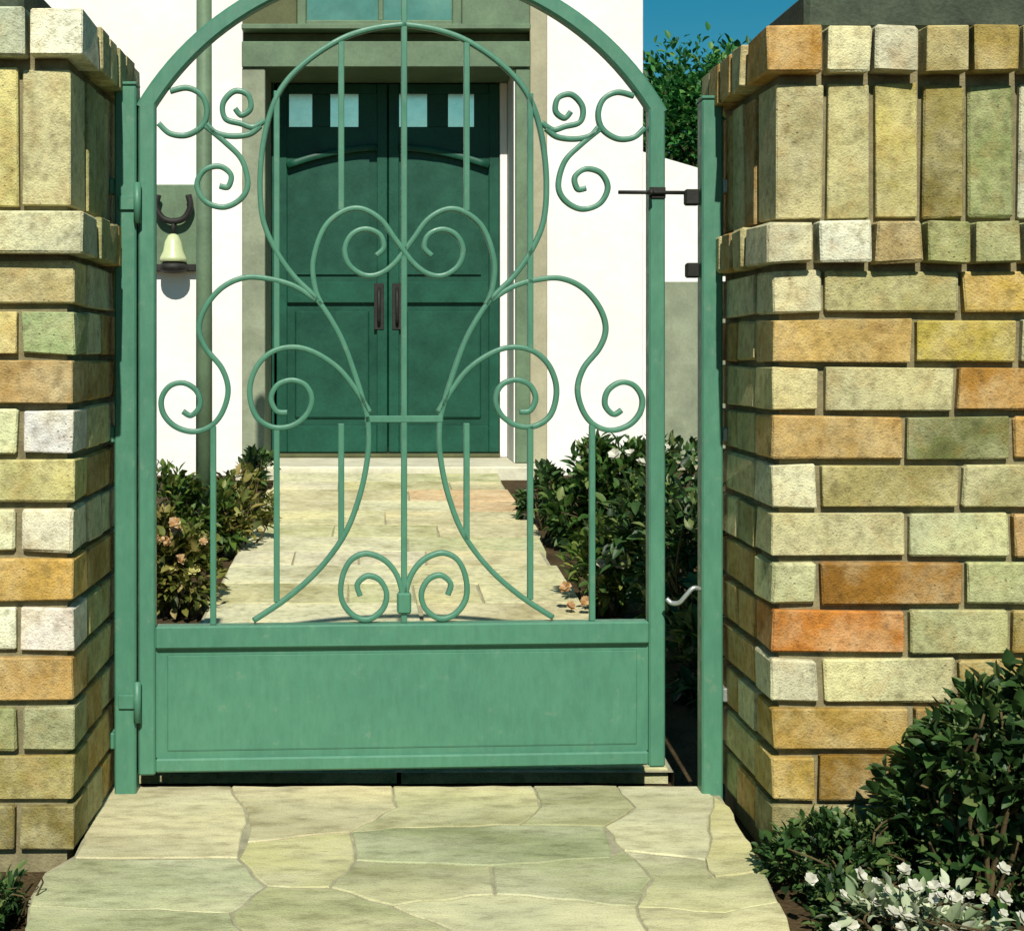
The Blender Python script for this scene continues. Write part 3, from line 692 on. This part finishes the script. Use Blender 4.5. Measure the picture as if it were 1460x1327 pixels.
def flower(parent, rnd, p, size, mat, face=(0, -.6, .8), petals=6, layers=1):
    m = MB(); f = Vector(face) + Vector((rnd.gauss(0, .35), rnd.gauss(0, .25), rnd.gauss(0, .2))); f.normalize()
    a = f.orthogonal().normalized(); b = f.cross(a)
    for l in range(layers):
        for k in range(petals):
            t = 2 * pi * (k + .5 * l) / petals + rnd.gauss(0, .12)
            d = a * cos(t) + b * sin(t) + f * (.25 + .5 * l)
            leaf_shape(m, Vector((0, 0, 0)), d, f, size * rnd.uniform(.42, .56), size * .46, .08, .08)
    o = m.build('flower', mat, parent); o.location = p; return o

def shrub(name, loc, label, cat, clouds, leafmat, L, seed, asp=.45, nst=10, flowers=None, stem_r=.005, group=None):
    """clouds: list of (centre, radii, leaves, clumps) in the shrub's own frame"""
    o = empty(name, loc); tag(o, label, cat, group); rnd = random.Random(seed)
    m = MB(); st = MB()
    for c, rad, n, cl in clouds:
        foliage(m, rnd, c, rad, n, L, asp, cl)
        stems(st, rnd, (c[0] * .4, c[1] * .4, -.02), c, rad, nst, stem_r)
    f = m.build('foliage', leafmat, o); f['kind'] = 'stuff'
    st.build('stem', M['stem'], o)
    for p, s, mt in (flowers or []): flower(o, rnd, p, s, mt, layers=2)
    return o
S_Z = -.035
rf = random.Random(77)
# dark shrub against the right pillar
shrub('dark_shrub', (X(1412, 2.02), 2.05, S_Z), 'dark green leafy shrub growing against the right brick pillar', 'shrub',
      [((.02, .02, .12), (.16, .11, .13), 1900, 18), ((.05, .0, .22), (.13, .09, .10), 1500, 16), ((-.03, .04, .17), (.08, .06, .08), 500, 8), ((.15, .02, .25), (.12, .10, .13), 1000, 12)],
      M['leaf_dark'], .027, 21, .5, 12)
# low creeping plant at the pillar foot
shrub('creeping_plant', (X(1240, 2.08), 2.10, S_Z), 'low dark creeping plant between the paving edge and the right pillar', 'plant',
      [((-.03, .02, .05), (.115, .06, .06), 1700, 18), ((.08, .03, .07), (.12, .06, .07), 1400, 14), ((-.05, -.10, .025), (.06, .08, .035), 600, 10)], M['leaf_dark'], .016, 22, .55, 10, stem_r=.003)
# pale silver-leaved plant in front, with white flower heads
fl = []
for _ in range(36):
    fl.append(((rf.gauss(.0, .062), rf.gauss(-.02, .035), .070 + rf.uniform(-.035, .035)), rf.uniform(.013, .024), M['petal_white']))
shrub('white_flowering_plant', (X(1310, 1.90), 1.90, S_Z), 'white flowering silver-leaved plant at the front edge of the paving', 'plant',
      [((.0, .0, .045), (.11, .07, .045), 300, 18), ((.02, -.04, .03), (.10, .06, .04), 140, 10)], M['leaf_silver'], .022, 23, .5, 12, fl, .003)
# tuft at the foot of the left pillar
shrub('green_tuft', (X(4, 2.0), 2.0, S_Z), 'small dark green tuft at the foot of the left brick pillar', 'plant',
      [((.0, .0, .03), (.045, .06, .045), 700, 12)], M['leaf_dark'], .018, 24, .5, 8, stem_r=.002)

# left flower bed behind the gate
def bed_z(y): return gz(y) - .035
fo = [((rf.gauss(0, .07), rf.uniform(-.12, -.02), rf.uniform(.10, .28)), rf.uniform(.026, .04), M['petal_orange']) for _ in range(16)] + \
     [((rf.gauss(-.02, .08), rf.uniform(-.12, -.02), rf.uniform(.06, .2)), rf.uniform(.03, .04), M['petal_yellow']) for _ in range(5)]
shrub('flowering_plant', (X(255, 4.15), 4.15, bed_z(4.15)), 'bushy plant with orange flowers behind the hinge side of the gate', 'plant',
      [((0, 0, .12), (.14, .12, .12), 1200, 16), ((-.06, .05, .22), (.09, .08, .08), 400, 10)], M['leaf_olive'], .035, 31, .5, 10, fo)
shrub('green_plant', (X(240, 4.9), 4.9, bed_z(4.9)), 'taller green leafy plant behind the orange flowers in the left bed', 'plant',
      [((0, 0, .17), (.16, .14, .16), 1000, 14), ((.15, .1, .14), (.11, .1, .12), 500, 10)], M['leaf_mid'], .04, 32, .45, 10)
shrub('low_plant', (X(335, 5.1), 5.1, bed_z(5.1)), 'low yellow-green plant spilling over the path edge beside the slim post', 'plant',
      [((0, 0, .10), (.12, .16, .09), 600, 12), ((-.02, .45, .14), (.11, .15, .12), 500, 10)], M['leaf_olive'], .04, 33, .5, 8,
      [((.02, -.12, .14), .06, M['petal_yellow']), ((.05, -.08, .10), .05, M['petal_yellow']), ((-.03, -.1, .07), .045, M['petal_orange'])])
shrub('doorside_plant', (X(362, 6.7), 6.7, bed_z(6.7)), 'small dark plant at the foot of the door surround, left of the doorstep', 'plant',
      [((0, 0, .08), (.10, .11, .09), 420, 10)], M['leaf_dark'], .04, 34, .45, 8)
# right bed
fw = [((rf.gauss(0, .10), rf.uniform(-.24, -.14), rf.uniform(.26, .40)), rf.uniform(.04, .06), M['petal_white']) for _ in range(5)]
shrub('rounded_bush', (X(880, 5.2), 5.2, bed_z(5.2)), 'tall dark green bush with a few white flowers against the white house wall', 'bush',
      [((0, 0, .20), (.21, .20, .19), 1500, 18), ((-.08, .02, .34), (.08, .10, .09), 220, 6), ((.10, 0, .26), (.16, .15, .15), 600, 10), ((-.16, 0, .12), (.11, .14, .12), 500, 10)], M['leaf_green'], .045, 41, .45, 14, fw)
shrub('front_bush', (X(862, 4.05), 4.15, bed_z(4.1)), 'mid green bush beside the path just behind the gate, on the latch side', 'bush',
      [((.02, 0, .13), (.12, .13, .13), 1000, 14), ((.13, .1, .19), (.11, .12, .17), 700, 12)], M['leaf_mid'], .038, 42, .45, 12,
      [((.01, -.15, .19), .055, M['petal_white']), ((.035, -.16, .175), .05, M['petal_white']), ((-.02, -.15, .17), .045, M['petal_white']), ((-.10, -.12, .05), .035, M['petal_orange']), ((-.06, -.15, .07), .035, M['petal_orange']), ((-.11, -.1, .10), .04, M['petal_orange'])])
shrub('edging_plant', (X(775, 5.6), 5.6, bed_z(5.6)), 'small dark edging plant between the path and the tall dark bush', 'plant',
      [((0, 0, .11), (.08, .12, .12), 500, 10), ((.06, -.4, .07), (.07, .12, .08), 300, 8)], M['leaf_dark'], .04, 43, .45, 8)
shrub('shaded_shrub', (.80, 3.6, bed_z(3.6)), 'dark shaded shrub seen through the gap between gate and latch post', 'shrub',
      [((0, 0, .22), (.16, .22, .22), 1500, 16), ((-.02, .3, .3), (.16, .2, .26), 900, 12), ((-.03, -.3, .12), (.13, .2, .14), 900, 12)], M['leaf_dark'], .04, 44, .45, 14)

# trees beyond the side wall
def tree(loc, H, rad, label, seed, n):
    o = empty('garden_tree', loc); tag(o, label, 'tree', 'trees beyond the side wall'); rnd = random.Random(seed)
    t = MB(); t.tube(spline([(0, 0, -.1), (.03, .02, H * .25), (-.02, .03, H * .5), (.02, 0, H * .8)], 5), .09, .03, 8)
    for k in range(9):
        a = rnd.uniform(0, 2 * pi); z0 = H * rnd.uniform(.25, .65); l = rad * rnd.uniform(.5, .9)
        t.tube(spline([(0, 0, z0), (cos(a) * l * .5, sin(a) * l * .5, z0 + .25), (cos(a) * l, sin(a) * l, z0 + .5)], 4), .035, .010, 6)
    m = MB()
    CC = foliage(m, rnd, (0, 0, H * .62), (rad, rad, H * .36), n, .062, .55, 60, .16, .2, .25)
    for q in CC: t.tube(spline([(0, 0, max(H * .25, q.z - .5)), (q.x * .5, q.y * .5, q.z - .2), tuple(q)], 3), .014, .004, 5)
    t.build('trunk', M['bark'], o)
    c = m.build('crown', M['leaf_tree'], o); c['kind'] = 'stuff'
tree((X(1000, 11.5), 11.5, .14), 3.2, .72, 'nearest bushy green tree, its crown beside the house corner under the blue sky', 51, 22000)
tree((X(1085, 12.5), 12.5, .14), 3.3, .85, 'bushy green tree partly hidden by the right brick pillar', 52, 20000)
tree((X(1240, 13.5), 13.5, .14), 2.7, 1.1, 'green tree behind the right brick pillar', 53, 6000)

S.cycles.max_bounces = 8; S.cycles.diffuse_bounces = 2
